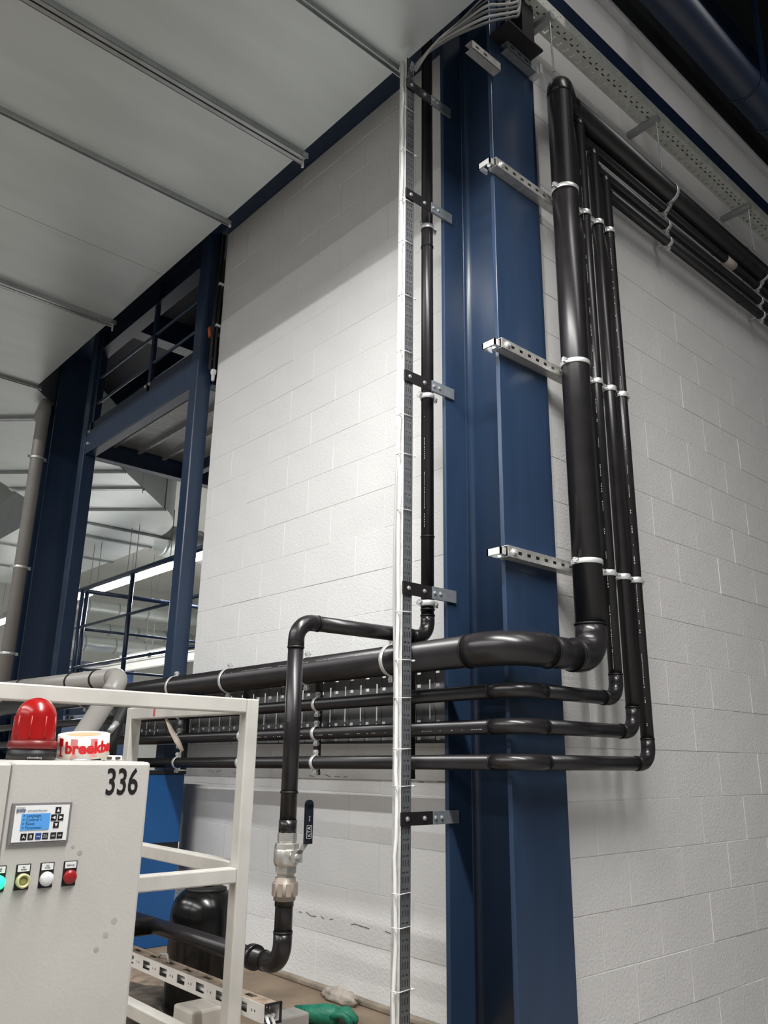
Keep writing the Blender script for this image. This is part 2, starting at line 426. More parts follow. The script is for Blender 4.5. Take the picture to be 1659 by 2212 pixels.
# ------------------------------------------------------------------ generic pipework
def arc(p, d0, d1, R, n=12):
    """fillet of radius R at corner p (incoming direction d0, outgoing d1)"""
    d0, d1 = V(d0).normalized(), V(d1).normalized(); ang = d0.angle(d1); T = R * math.tan(ang / 2)
    a = V(p) - d0 * T; nrm = (d1 - d0 * d1.dot(d0)).normalized(); c = a + nrm * R
    return [c + (-nrm * math.cos(ang * i / n) + d0 * math.sin(ang * i / n)) * R for i in range(n + 1)], T
def bead(c, d, r, parent, w=.003):
    MB().tube([V(c) - V(d) * w, V(c) + V(d) * w], r, 24).build('weld_bead', 'bead_black', parent)
def clamp(parent, p, d, r, ear, back, stand=.02, wide=.011, m='zinc'):
    """two-part pipe clip: ring round the pipe (axis d), screw ears at +-ear, a threaded stud towards back"""
    p, d, ear, back = V(p), V(d).normalized(), V(ear).normalized(), V(back).normalized()
    b = MB(); R1 = r + .0045
    b.tube([p - d * wide, p - d * wide * .75, p + d * wide * .75, p + d * wide], R1, 28, True, [R1 - .002, R1, R1, R1 - .002])
    cr = d.cross(ear).normalized()
    for sg in (-1, 1):
        for q in (-1, 1): b.obox(p + ear * sg * (R1 + .010) + cr * q * .0032, d, ear, cr, wide, .011, .002)
    c = b.build('clamp', m, parent)
    for sg in (-1, 1): MB().lathe([(.0055, -.012), (.0055, -.007), (.003, -.007), (.003, .011), (.005, .011), (.005, .014)], p + ear * sg * (R1 + .012), cr, 8, False).build('clamp_screw', 'galv', c)
    g = MB(); g.tube([p - d * wide * 1.08, p + d * wide * 1.08], r + .0018, 28); g.build('rubber_lining', 'rubber', c)
    if stand > 0:
        st = MB(); st.tube([p + back * R1, p + back * (R1 + stand)], .005, 10); st.build('stud', 'galv', c)
    return c
def marking(parent, a, b_, r, side, up, seed, dens=.75, h=.0028):
    """printed line along a straight pipe, on the side given"""
    a, b_ = V(a), V(b_); d = (b_ - a).normalized(); L = (b_ - a).length; rnd = random.Random(seed)
    s_ = V(side).normalized(); w = d.cross(s_); m = MB(); x = 0.
    while x < L:
        q = rnd.random()
        seg = rnd.uniform(.003, .007) if q < .88 else rnd.uniform(.02, .05)
        gap = rnd.uniform(.002, .006) if rnd.random() < dens else rnd.uniform(.02, .09)
        if x + seg > L: break
        hh = (h if q < .8 else h * .35) / 2
        m.obox(a + d * (x + seg / 2) + s_ * (r + .0001), d, w, s_, seg / 2, hh, .0003); x += seg + gap
    o = m.build('printed_marking', 'print_white', parent); o['kind'] = 'stuff'; return o

def pipe_run(name, label, pts, r, R, sock=.035, m='pipe_black', me='elbow_black', cat='pipe', couplings=(), capends=True, loc=None):
    pts = [V(p) for p in pts]; t = thing(name, label, cat, loc or pts[0]); socks = sock; kend = .6
    cur = pts[0]
    for i in range(1, len(pts)):
        d = (pts[i] - pts[i - 1]).normalized()
        if i < len(pts) - 1:
            d1 = (pts[i + 1] - pts[i]).normalized(); rr = R[i - 1] if isinstance(R, (list, tuple)) else R
            ar, T = arc(pts[i], d, d1, rr); sock = socks[i - 1] if isinstance(socks, (list, tuple)) else socks
            big = 1.055 if sock > .02 else 1.012
            end = pts[i] - d * T
            MB().tube([cur, end - d * sock * .6], r, 28).build('pipe', m, t)
            path = [end - d * sock] + ar + [pts[i] + d1 * (T + sock)]
            e = MB().tube(path, r * big, 28).build('elbow', me if big > 1.03 else m, t)
            if big > 1.03:
                bead(end - d * sock, d, r * 1.095, e); bead(pts[i] + d1 * (T + sock), d1, r * 1.095, e)
            cur = pts[i] + d1 * (T + sock * .6)
        else:
            MB().tube([cur, pts[i]], r, 28).build('pipe', m, t)
    for (p, d) in couplings:
        d = V(d).normalized(); c = MB().tube([V(p) - d * .03, V(p) + d * .03], r * 1.04, 28).build('coupling', me, t)
        bead(V(p) - d * .03, d, r * 1.08, c); bead(V(p) + d * .03, d, r * 1.08, c)
    return t

# the four-pipe bundle: left wall run -> corner -> riser on the right wall -> high level run along the right wall
YA = 6.6
YV_B, YV_S = -.112, -.088
STR = (1.62, 2.432, 3.255)
bundle = [
 ('thick black plastic pipe of the bundle turning round the column', .055, -.112, 1.275, 1.228, .335, 3.845, YV_B, 'B'),
 ('thin black plastic pipe next to the thick one in the bundle', .025, -.050, 1.142, 1.085, .512, 3.772, YV_S, '2'),
 ('third black pipe of the bundle, between two other thin ones', .025, -.050, 1.027, .955, .612, 3.662, YV_S, '3'),
 ('outermost and lowest thin black pipe of the bundle', .025, -.050, .914, .82, .700, 3.562, YV_S, '4')]
BUND = []
XE = 5.2
for (lab, r, xr, zc, zfar, xv, ztop, yv, tagc) in bundle:
    R = .135 if r > .04 else .075; yh = -.055 if r > .04 else -.022
    pts = [(xr, YA, zfar), (xr, yv, zc), (xv, yv, zc), (xv, yv, ztop), (xv + (.13 if r > .04 else .10), yh, ztop), (XE, yh, ztop)]
    yh_ = yh
    cp = []
    if tagc == 'B': cp = []
    t = pipe_run('black_pipe', lab, pts, r, [R if r > .04 else .085, .085 if r > .04 else .06, .070 if r > .04 else .040, .12 if r > .04 else .08], sock=[.05, .035, .012, .012] if r > .04 else [.04, .03, .008, .008], couplings=cp, loc=(xr, 1.0, zc))
    BUND.append(t)
    # clamps on the struts of the column
    for zs in STR:
        clamp(t, (xv, yv, zs + (.004 if r > .04 else -.004)), (0, 0, 1), r, (-1, 0, 0), (0, 1, 0), stand=max(.001, -.042 - yv - r - .0045), wide=.012 if r < .04 else .010)
    # clamps of the high level run
    for xs in (1.385, 2.48, 3.5):
        clamp(t, (xs, yh, ztop), (1, 0, 0), r, (0, 0, 1), (0, 1, 0), stand=max(.001, .058 - yh - r - .0045), wide=.012)
    # clamps of the run along the left wall
    d = (V(pts[0]) - V(pts[1])).normalized()
    for ys in ((.47, 1.0, 1.62, 2.15, 3.3) if r > .04 else (.48, 1.0, 1.57, 2.18, 2.75, 3.3)):
        p = V(pts[1]) + d * (ys - yv)
        clamp(t, p, d, r, (0, 0, 1), (1, 0, 0), stand=(.034 - p.x - r), wide=.010)
    MB().tube([(2.2 if tagc in 'B4' else 1.95, yh, ztop), (2.206 if tagc in 'B4' else 1.956, yh, ztop)], r + .0025, 24).build('weld_bead', 'bead_black', t)
    # printing
    sd = (-.76, -.65, 0)
    if tagc == '2': marking(t, (xv, yv, 1.25), (xv, yv, 3.5), r, (-.93, -.36, 0), 0, 2)
    if tagc == '4': marking(t, (xv, yv, 1.05), (xv, yv, 3.3), r, (-.80, -.6, 0), 0, 4)
    if tagc == 'B': marking(t, V(pts[1]) + d * .40, V(pts[1]) + d * 1.75, r, (-.86, 0, .5), 0, 5, .9, .0022)
    if tagc == '3': marking(t, V(pts[1]) + d * .15, V(pts[1]) + d * 1.7, r, (-.93, 0, -.36), 0, 6, .6, .0026)
lb = MB(); lb.tube([(2.06, -.022, 3.772), (2.17, -.022, 3.772)], .0268, 28); lb.build('paper_label', 'masking', BUND[1])

# single vertical pipe left of the column, dropping in front of the wall to the ball valve
XP, YP = -.030, .360
XD, YD = -.632, .360
vp = pipe_run('drop_pipe', 'black vertical pipe left of the column that steps out and drops to the ball valve', [(XP, YP, 4.5), (XP, YP, 1.352), (XD, YD, 1.346), (XD, YD, .70)], .0255, .062, sock=.024, loc=(XP, YP, 1.3))
for zc in (3.05, 1.745, 1.46): bead((XP, YP, zc), (0, 0, 1), .0278, vp)
for zc, nm in ((.815, 'a'),): bead((XD, YD, zc), (0, 0, 1), .0282, vp)
marking(vp, (XP, YP, 1.78), (XP, YP, 2.25), .0255, (-.95, -.3, 0), 0, 12, .8, .002)
cpl = MB().tube([(XD, YD, .70), (XD, YD, .735)], .0275, 28).build('coupling', 'elbow_black', vp)
for zc in (3.17, 2.36, 1.505):
    clamp(vp, (XP, YP, zc - .022), (0, 0, 1), .0255, (1, 0, 0), (0, -1, 0), stand=0, wide=.011)
dp = pipe_run('drain_pipe', 'black pipe below the valve, elbowing away behind the white frame', [(XD, YD, .545), (XD, YD, .335), (XD, 1.5, .325)], .0265, .06, sock=.03, loc=(XD, YD, .3))
MB().tube([(XD, YD, .495), (XD, YD, .545)], .0285, 28).build('coupling', 'elbow_black', dp)
MB().tube([(XD, .495, .334), (XD, .520, .334)], .036, 28).build('coupling', 'elbow_black', dp)
# branch of the drain at its far end
MB().tube([(XD, 1.17, .327), (XD - .35, 1.17, .327)], .03, 24).build('branch', 'elbow_black', dp)
# ball valve
bv = thing('ball_valve', 'nickel ball valve with a black lever handle on the drop pipe', 'valve', (XD, YD, .62))
MB().lathe([(.026, .700), (.030, .698), (.030, .675), (.027, .672), (.036, .668), (.038, .655), (.038, .652)], (XD, YD, 0), (0, 0, 1), 8, False).build('upper_nut', 'valve_nickel', bv)
MB().lathe([(.036, .654), (.0385, .65), (.0385, .618), (.034, .606), (.031, .604)], (XD, YD, 0), (0, 0, 1), 32).build('body', 'valve_nickel', bv)
MB().lathe([(.033, .606), (.034, .602), (.034, .588), (.030, .584), (.027, .583), (.027, .572)], (XD, YD, 0), (0, 0, 1), 6, False).build('lower_nut', 'valve_nickel', bv)
st = V((-.08, -1, 0)).normalized()   # stem direction
MB().lathe([(.0125, .03), (.0125, .052), (.008, .053), (.008, .066)], (XD, YD, .636), st, 16).build('stem', 'valve_nickel', bv)
hd = MB(); c0 = V((XD, YD, .636)) + st * .060; sx = V((st.y, -st.x, 0)); sx = -sx if sx.x < 0 else sx
hd.obox(c0, sx, (0, 0, 1), st, .019, .017, .0015)
hd.obox(c0 + V((0, 0, .022)) + sx * .017, sx, V((0, 0, 1)) + sx * .8, st, .011, .020, .0015)
h1 = hd.build('lever_arm', 'valve_nickel', bv)
MB().lathe([(.006, 0), (.006, .008)], c0, st, 6, False).build('lever_nut', 'galv', h1)
hl = MB(); cc = c0 + st * .004 + sx * .034 - V((0, 0, .010))
hl.obox(cc + V((0, 0, .100)), sx, (0, 0, 1), st, .0135, .056, .0045)
hl.lathe([(.0135, -.0045), (.0135, .0045)], cc + V((0, 0, .156)), st, 20, False)
lv = hl.build('lever_grip', 'handle_black', bv)
g0 = cc + st * .0052
for (w, h, dx, dz) in ((.0085, .0006, 0, .0), (.0085, .0006, 0, .036), (.0006, .018, -.0082, .018), (.0006, .018, .0082, .018)):
    MB().obox(g0 + sx * dx + V((0, 0, .060 + dz)), sx, (0, 0, 1), st, w, h, .0004).build('grip_print', 'print_white', lv)
text('KTA', .0155, 'print_white', lv, g0 + sx * .0055 + V((0, 0, .0635)), (0, 0, 1), -sx, 'grip_print', .0004)
text('PN 30', .006, 'print_white', lv, g0 + sx * .002 + V((0, 0, .108)), (0, 0, 1), -sx, 'grip_print', .0004)
# union
un = thing('pipe_union', 'tan plastic threaded union between the valve and the lower pipe', 'fitting', (XD, YD, .55))
MB().lathe([(.030, .574), (.031, .573), (.031, .561), (.036, .560), (.036, .524), (.033, .522), (.033, .511), (.028, .509)], (XD, YD, 0), (0, 0, 1), 28).build('union_body', 'union_tan', un)
for i in range(9):
    an = i * 2 * PI / 9 + .2
    MB().obox((XD + math.cos(an) * .0362, YD + math.sin(an) * .0362, .541), (math.cos(an), math.sin(an), 0), (-math.sin(an), math.cos(an), 0), (0, 0, 1), .0022, .0075, .0175).build('grip_rib', 'union_tan', un)

# ------------------------------------------------------------------ slotted strut channels on the column
def strut(label, z):
    t = thing('strut_channel', label, 'bracket', (0, -.02, z), 'struts carrying the vertical pipes')
    x0, x1, h = -.032, .76, .041
    holes = []; x = .055
    while x < x1 - x0 - .04: holes.append((x, x + .022, .0145, .0265)); x += .05
    b = MB()
    b.perf((x0, -.0395, z - h / 2), (1, 0, 0), (0, 0, 1), x1 - x0, h, holes, .0025)   # slotted front
    b.box((x0, -.041, z - h / 2), (x1, -.0005, z - h / 2 + .0025)); b.box((x0, -.041, z + h / 2 - .0025), (x1, -.0005, z + h / 2))
    b.box((x0, -.003, z - h / 2 + .0025), (x1, -.0005, z - h / 2 + .010)); b.box((x0, -.003, z + h / 2 - .010), (x1, -.0005, z + h / 2 - .0025))
    b.build('channel', 'steel_strut', t)
    w = MB().lathe([(.013, 0), (.013, .003), (.007, .003), (.007, .010)], (.0, -.042, z), (0, -1, 0), 12, False); w.build('washer_bolt', 'zinc', t)
    # beam clamp gripping the flange edge
    c = MB(); c.box((-.058, -.030, z - .012), (-.030, -.024, z + .012)); c.box((-.058, -.030, z - .012), (-.052, .034, z + .012)); c.box((-.058, .028, z - .012), (-.006, .034, z + .012))
    c = c.build('beam_clamp', 'zinc', t)
    s_ = MB().lathe([(.0075, -.012), (.0075, -.006), (.0045, -.006), (.0045, .02)], (-.04, -.012, z - .019), (.9, .45, -.1), 8, False); s_.build('clamp_bolt', 'zinc', c)
    return t
strut('lowest slotted steel strut clamped across the blue column', STR[0])
strut('middle slotted steel strut clamped across the blue column', STR[1])
strut('topmost full slotted steel strut clamped across the blue column', STR[2])

# ------------------------------------------------------------------ vertical perforated cable riser with brackets
rs = thing('cable_riser', 'tall perforated steel cable riser standing in front of the left wall', 'cable tray', (-.2, .3, 0))
rx0, rx1, ry0 = -.226, -.182, .2875
holes = []; z = .03
w = rx1 - rx0
while z < 3.85:
    for a in (.008, .0195, .031): holes.append((a, a + .005, z, z + .020))
    for a in (.007, .0235): holes.append((a, a + .011, z + .030, z + .0355))
    z += .050
MB().perf((rx0, ry0 + .0015, .0), (1, 0, 0), (0, 0, 1), w, 3.9, holes, .0015).build('perforated_web', 'riser', rs)
MB().box((rx0, ry0, 0), (rx0 + .0015, ry0 + .045, 3.9)).build('side_flange', 'zinc', rs)  # side facing the light: its brightness is put into a paler colour
MB().box((rx1 - .0015, ry0, 0), (rx1, ry0 + .045, 3.9)).build('side_flange', 'riser', rs)
cw = thing('white_cable', 'white cable strapped up the outer side of the perforated riser', 'cable', (-.235, .31, 0))
pts = []
rnd = random.Random(5)
for i in range(60):
    z = .02 + i * .0655; pts.append((-.2335 + rnd.uniform(-.001, .001) - .004 * math.sin(i * .55) ** 6, .305 + rnd.uniform(-.003, .003), z))
MB().tube(pts, .0062, 10).build('cable_sheath', 'cable_white', cw)
pts = [(-.236 - .012 * max(0, math.sin((z - 1.1) * 3.3)) * (1 if 1.1 < z < 2.05 else 0), .312, z) for z in [1.0 + .04 * i for i in range(30)]]
MB().tube(pts, .004, 8).build('loose_cable', 'cable_grey', cw)
for i, z in enumerate((.22, .40, .50, .83, .95, 1.12, 1.25, 1.42, 1.80, 2.02, 2.18, 2.45, 2.70, 2.95, 3.15, 3.40, 3.62)):
    b = MB(); b.tube([(-.242, .315, z), (-.242, .285, z), (-.226, .283, z), (-.186, .284, z + .002)], .0016, 6)
    b.box((-.249, .284, z - .003), (-.241, .291, z + .003))
    if i % 3 == 0: b.tube([(-.182, .285, z), (-.172, .282, z + .001)], .0035, 8)
    b.build('cable_tie', 'cable_white', cw)
BZ = (3.755, 3.185, 2.345, 1.507, .727)
for z, lab in zip(BZ, ('highest flat bracket tying riser to column, just under the cables', 'flat black and grey bracket near the top of the riser', 'flat bracket between riser and column at mid height', 'flat bracket between riser and column just above the pipe elbow', 'lowest flat bracket between riser and column, below the pipes')):
    t = thing('flat_bracket', lab, 'bracket', (-.1, .28, z), 'flat brackets of the riser')
    hh = .0235 if z > 1 else .0215
    MB().box((-.232, .2795, z - hh), (-.085, .2865, z + hh), .0008).build('black_bar', 'bracket_black', t)
    MB().box((-.0855, .276, z - hh), (.041, .2862, z + hh), .0008).build('grey_bar', 'bracket_grey', t)
    for x in (-.205, -.125, -.075, -.045):
        MB().lathe([(.0085, 0), (.0085, .002), (.0055, .002), (.0045, .006)], (x, .2795 if x < -.0855 else .276, z), (0, -1, 0), 10, False).build('bolt', 'galv', t)

# ------------------------------------------------------------------ cables and brackets at the top of the column
for k_, (y, z, x0, x1, lab) in enumerate(((-.022, 3.765, -.162, .016, 'short galvanised strut end poking out at the top of the column'), (-.022, 3.93, .07, .275, 'short strut with beam clamp at the very top of the column'))):
    t = thing('short_strut', lab, 'bracket', (x0, y, z))
    b = MB(); hs = [(.02 + i * .05, .042 + i * .05, .014, .027) for i in range(int((x1 - x0 - .05) / .05))]
    b.perf((x0, y + .0025 - .02, z - .0205), (1, 0, 0), (0, 0, 1), x1 - x0, .041, hs, .0025)
    b.box((x0, y - .02, z - .0205), (x1, y + .02, z - .018)); b.box((x0, y - .02, z + .018), (x1, y + .02, z + .0205))
    b.build('channel', 'steel_strut' if k_ == 0 else 'bracket_grey', t)
    if k_: MB().box((x1 - .01, y - .03, z - .03), (x1 + .022, y + .02, z - .022)).build('beam_clamp', 'zinc', t); MB().box((x1 + .004, y - .035, z - .022), (x1 + .022, y - .028, z + .03)).build('beam_clamp', 'zinc', t)
plt = thing('cable_shelf', 'black steel shelf plate under the cables above the column', 'bracket', (.1, -.1, 3.97))
MB().box((.0, -.11, 3.952), (.235, -.001, 3.962)).build('plate', 'bracket_black', plt)
MB().box((.138, -.075, 3.962), (.222, -.02, 5.0)).build('upright', 'bracket_black', plt)
rd = MB(); rd.tube([(.058, -.055, 3.962), (.074, -.055, 5.0)], .008, 12); rd = rd.build('support_rod', 'cable_white'); tag(rd, 'thin white rod rising beside the cables above the column', 'rod')
for i in range(6):
    rnd = random.Random(40 + i); pts = []
    key_ = [V((-.205 + .004 * i, .275, 3.84)), V((-.185, .20 - .01 * i, 3.885 + .004 * i)), V((-.155 + .008 * i, .08, 3.90 + .022 * i)), V((-.10, -.035 - .008 * i, 3.915 + .026 * i)), V((-.02, -.055 - .008 * i, 3.985 + .022 * i)), V((.05, -.085 - .006 * i, 4.03 + .022 * i)), V((.10, -.09, 4.10 + .03 * i)), V((.13, -.085, 4.4 + .03 * i))]
    for j in range(len(key_) - 1):
        p0 = key_[max(j - 1, 0)]; p1 = key_[j]; p2 = key_[j + 1]; p3 = key_[min(j + 2, len(key_) - 1)]
        for q in range(6):
            t_ = q / 6; pts.append(.5 * ((2 * p1) + (p2 - p0) * t_ + (2 * p0 - 5 * p1 + 4 * p2 - p3) * t_ ** 2 + (3 * p1 - p0 - 3 * p2 + p3) * t_ ** 3))
    o = MB().tube(pts, .0065 if i < 4 else .004, 10).build('cable', 'cable_grey' if i % 2 else 'cable_dark')
    tag(o, 'loose %s cable sagging from riser to the column top, %s' % (('dark', 'grey')[i % 2], ('lowest of the dark ones', 'lowest of the grey ones', 'second of the dark ones', 'second of the grey ones', 'uppermost of the dark ones', 'uppermost, looped highest')[i]), 'cable', 'cables at the column top')

# ------------------------------------------------------------------ perforated tray standing on edge on the left wall
tr = thing('wall_cable_tray', 'dark perforated cable tray fixed on edge to the left wall behind the pipes', 'cable tray', (.06, 1.5, 1.1))
ty0, ty1, tz0, th = .308, 3.4, .975, .285
holes = []; y = .052
while y < ty1 - ty0 - .06:
    for z in (.012, .072, .147, .205, .255): holes.append((y + .031, y + .057, z, z + .012))
    for z in (.085, .175, .020): holes.append((y, y + .0085, z + .002, z + .058))
    y += .101
hs = []
for (a, b_, c, d) in holes:
    if d < th - .008: hs.append((round(a, 4), round(b_, 4), round(c, 4), round(d, 4)))
tb = MB(); tb.perf((.036, ty1, tz0), (0, -1, 0), (0, 0, 1), ty1 - ty0, th, hs, .0015); tb.build('perforated_base', 'tray_grey', tr)
MB().box((-.002, ty0, tz0 - .0015), (.037, ty1, tz0)).build('side_rail', 'tray_grey', tr)
MB().box((-.002, ty0, tz0 + th), (.037, ty1, tz0 + th + .0015)).build('side_rail', 'tray_grey', tr)
y = ty1 - .085
while y > ty0 + .02:
    MB().obox((.0345, y, tz0 + th / 2), (1, 0, 0), (0, 1, 0), (0, 0, 1), .003, .0022, th / 2 - .002).build('pressed_rib', 'tray_grey', tr)
    y -= .101
for yy in (.468, 1.041, 1.611, 2.18, 2.75):
    MB().box((-.022, yy - .015, .86), (-.004, yy + .015, 1.30)).build('support_bar', 'bracket_black', tr)
    MB().prism([(-.022, yy - .012), (.0, yy - .012), (.0, yy + .012), (-.022, yy + .012)], .848, .861).build('support_foot', 'bracket_black', tr)
    MB().box((-.004, yy - .01, 1.262), (.166 if yy < 2.48 else .03, yy + .01, 1.282)).build('wall_arm', 'bracket_grey', tr)

# ------------------------------------------------------------------ high level tray on the right wall
t2 = thing('high_cable_tray', 'pale perforated cable tray running high along the right wall', 'cable tray', (1.5, -.1, 4.25))
x0, x1, yb0, yb1, zb, hs_ = .12, 5.2, -.115, -.015, 4.215, .06
holes = []; x = .02
while x < x1 - x0 - .06:
    holes += [(x, x + .022, .014, .022), (x + .012, x + .020, .022, .040), (x, x + .022, .058, .066), (x + .030, x + .038, .074, .086)]
    x += .052
MB().perf((x0, yb1, zb), (1, 0, 0), (0, -1, 0), x1 - x0, yb1 - yb0, [(round(a, 4), round(b_, 4), c, d) for a, b_, c, d in holes], .0015).build('perforated_base', 'tray_pale', t2)
holes = []; x = .02
while x < x1 - x0 - .04:
    holes += [(x, x + .007, .014, .020), (x + .026, x + .033, .036, .042)]
    x += .052
MB().perf((x0, yb0, zb), (1, 0, 0), (0, 0, 1), x1 - x0, hs_, [(round(a, 4), round(b_, 4), c, d) for a, b_, c, d in holes], .0015).build('side_rail', 'tray_pale', t2)
MB().box((x0, yb1 - .0015, zb), (x1, yb1, zb + hs_)).build('side_rail', 'tray_pale', t2)
for xs in (.30, 1.22, 2.28, 3.36):
    b = MB(); b.box((xs - .016, -.125, zb - .034), (xs + .016, .06, zb - .003)); b.build('support_arm', 'galv_dull', t2)
    MB().tube([(xs + .0, -.108, zb + .06), (xs + .0, -.108, zb - .02), (xs + .01, -.108, 3.83 + .062)], .0042, 8).build('hanger_rod', 'galv', t2)
    MB().tube([(xs + .25, -.07, zb + .06), (xs + .25, -.07, zb + .11)], .0012, 6).build('loose_wire_end', 'cable_white', t2)

# big dark blue pipe and steelwork near the roof
bp_ = thing('roof_pipe', 'large dark blue pipe under the roof at top right', 'pipe', (2, -.42, 4.5))
MB().tube([(.4, -.42, 4.465), (6, -.42, 4.465)], .090, 36).build('pipe', 'navy_dark', bp_)
for xs in (1.62, 1.95, 2.8): MB().tube([(xs - .01, -.42, 4.465), (xs + .01, -.42, 4.465)], .095, 36).build('socket_ring', 'navy_dark', bp_)
for xs in (1.2, 2.0, 3.2): MB().box((xs - .02, -.42, 4.6), (xs + .02, -.40, 7)).build('hanger', 'navy_dark', bp_)
i_beam('roof_beam', 'dark blue roof beam beside the large blue pipe', (.4, -.22, 5.10), (6, -.22, 5.10), .12, .22, m='navy_dark')
i_beam('roof_purlin', 'almost black purlin in the top right corner under the roof', (.4, -.95, 5.6), (7, -.95, 5.6), .2, .3, m='navy_dark')
i_beam('crane_rail', 'black overhead rail at the extreme top right', (.4, -1.5, 6.2), (7, -1.5, 6.2), .2, .3, m='navy_dark')

# ------------------------------------------------------------------ landing platform with posts and railing beyond the wall end
def shs(name, label, x, y, z0, z1, w=.10, cat='post'):
    b = MB().box((x, y, z0), (x + w, y + w, z1), .006).build(name, 'navy'); return tag(b, label, cat)
shs('square_post', 'square blue steel post at the end of the left wall', .062, 2.55, 0, 4.33)
shs('square_post', 'square blue steel post beside the far left column', .062, 4.36, 0, 4.33)
pf = thing('landing_platform', 'blue steel landing with railing between the two square posts', 'platform', (.1, 3.5, 3.2))
def chan(p0, p1, h, fl, z, out, nm):
    p0, p1 = V((*p0, z)), V((*p1, z)); d = (p1 - p0).normalized(); c = (p0 + p1) / 2; L = (p1 - p0).length / 2; out = V((*out, 0))
    b = MB(); b.obox(c + V((0, 0, h / 2)), d, out, (0, 0, 1), L, .005, h / 2)
    b.obox(c + V((0, 0, .006)) - out * fl / 2, d, out, (0, 0, 1), L, fl / 2, .006); b.obox(c + V((0, 0, h - .006)) - out * fl / 2, d, out, (0, 0, 1), L, fl / 2, .006)
    return b.build(nm, 'navy', pf)
chan((.075, 2.65), (.075, 4.36), .19, .08, 3.215, (-1, 0), 'edge_channel')
chan((.075, 4.43), (1.9, 4.43), .19, .08, 3.215, (0, 1), 'edge_channel')
chan((.16, 2.60), (1.9, 2.60), .19, .08, 3.215, (0, 1), 'edge_channel')
chan((1.0, 2.62), (1.0, 4.4), .14, .06, 3.26, (-1, 0), 'joist')
for i in range(8):
    MB().box((.10 + i * .22, 2.63, 3.385), (.10 + i * .22 + .216, 4.40, 3.395)).build('deck_panel', 'galv_dull', pf)
for i in range(7): MB().box((.30 + i * .22, 2.65, 3.345), (.325 + i * .22, 4.38, 3.385)).build('deck_rib', 'galv_dull', pf)
MB().box((.072, 2.66, 3.406), (.080, 4.35, 3.47)).build('kick_plate', 'navy_dark', pf)
for yy in (3.30, 4.28): MB().box((.072, yy - .02, 3.40), (.097, yy + .02, 4.5)).build('railing_post', 'navy_dark', pf)
for zz in (3.63, 3.86): MB().tube([(.085, 2.65, zz), (.085, 4.36, zz)], .011, 12).build('rail', 'navy', pf)
for yy in (3.27, 3.33): MB().lathe([(.012, 0), (.012, .01)], (.069, yy, 3.45), (-1, 0, 0), 6, False).build('bolt', 'zinc', pf)
for zz in (3.40, 3.30): MB().lathe([(.010, 0), (.010, .03)], (.075, 4.345, zz), (-.3, -1, 0), 6, False).build('bolt', 'zinc', pf)
i_beam('header_beam', 'dark blue header beam between the two square posts under the duct', (.11, 2.655, 4.10), (.11, 4.355, 4.10), .10, .2, m='navy_dark')
sl = MB().box((.36, 2.5, 5.25), (9, 8.6, 5.4)).build('ceiling_dark_fill', 'roof_dark'); struct(sl, 'added slab coloured dark for the darkness over the landing')  # added slab: darkness seen through the landing opening is put into its colour
sl = MB().box((.36, 8.6, 5.25), (9, 19, 5.4)).build('ceiling_far', 'far_wall'); struct(sl, 'pale ceiling of the far bay')
i_beam('upper_landing_beam', 'dark blue cross beam above the landing', (.3, 4.7, 4.6), (3.5, 4.7, 4.6), .15, .25, m='navy_dark')
i_beam('upper_floor_beam', 'dark blue long beam high behind the landing', (1.4, 2.6, 4.9), (1.4, 9, 4.9), .15, .3, m='navy_dark')
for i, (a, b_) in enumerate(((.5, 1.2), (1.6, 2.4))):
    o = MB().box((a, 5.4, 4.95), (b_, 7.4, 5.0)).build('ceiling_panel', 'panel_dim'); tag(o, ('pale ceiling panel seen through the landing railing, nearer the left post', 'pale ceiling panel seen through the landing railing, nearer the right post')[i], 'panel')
# conduits at the wall end
cd = thing('conduit_pair', 'dark conduits with pale end glands at the end of the left wall', 'conduit', (.12, 2.5, 3))
for xx, yy in ((.120, 2.505), (.146, 2.500)): MB().tube([(xx, yy, 3.3), (xx, yy, 4.32)], .010, 12).build('conduit', 'bracket_black', cd)
MB().lathe([(.013, 3.27), (.019, 3.285), (.019, 3.305), (.012, 3.31)], (.146, 2.50, 0), (0, 0, 1), 8, False).build('gland', 'white_plate', cd)
MB().lathe([(.010, 3.23), (.012, 3.27)], (.146, 2.50, 0), (0, 0, 1), 10).build('gland_tail', 'white_plate', cd)
for zz in (3.62, 3.93): MB().box((.130, 2.484, zz), (.165, 2.512, zz + .016), .004).build('clip', 'white_plate', cd)
og = MB(); og.tube([(.12, 2.54, 3.62), (.11, 2.53, 3.60), (.115, 2.52, 3.54)], .014, 8); og = og.build('orange_tag', 'orange'); tag(og, 'small orange tag on the dark post end beside the conduits', 'tag')
# grey downpipe at the far left column
gp = thing('grey_downpipe', 'grey plastic downpipe on the left side of the far column', 'pipe', (-.11, 4.93, 1.4))
ar, T = arc((-.108, 4.93, 3.80), (0, 0, 1), (.3, 1, .1), .08)
MB().tube([(-.118, 4.93, 1.36), (-.112, 4.93, 3.6)] + ar + [(.0, 5.4, 3.84)], .052, 28).build('pipe', 'grey_pvc', gp)
MB().tube([(-.118, 4.93, 1.33), (-.118, 4.93, 1.42)], .058, 28).build('socket', 'grey_pvc', gp)
for z in (1.66, 2.35, 3.29):
    clamp(gp, (-.125 + .013 * z / 3.6, 4.93, z), (0, 0, 1), .052, (1, 0, 0), (1, .4, 0), stand=.05, wide=.012)

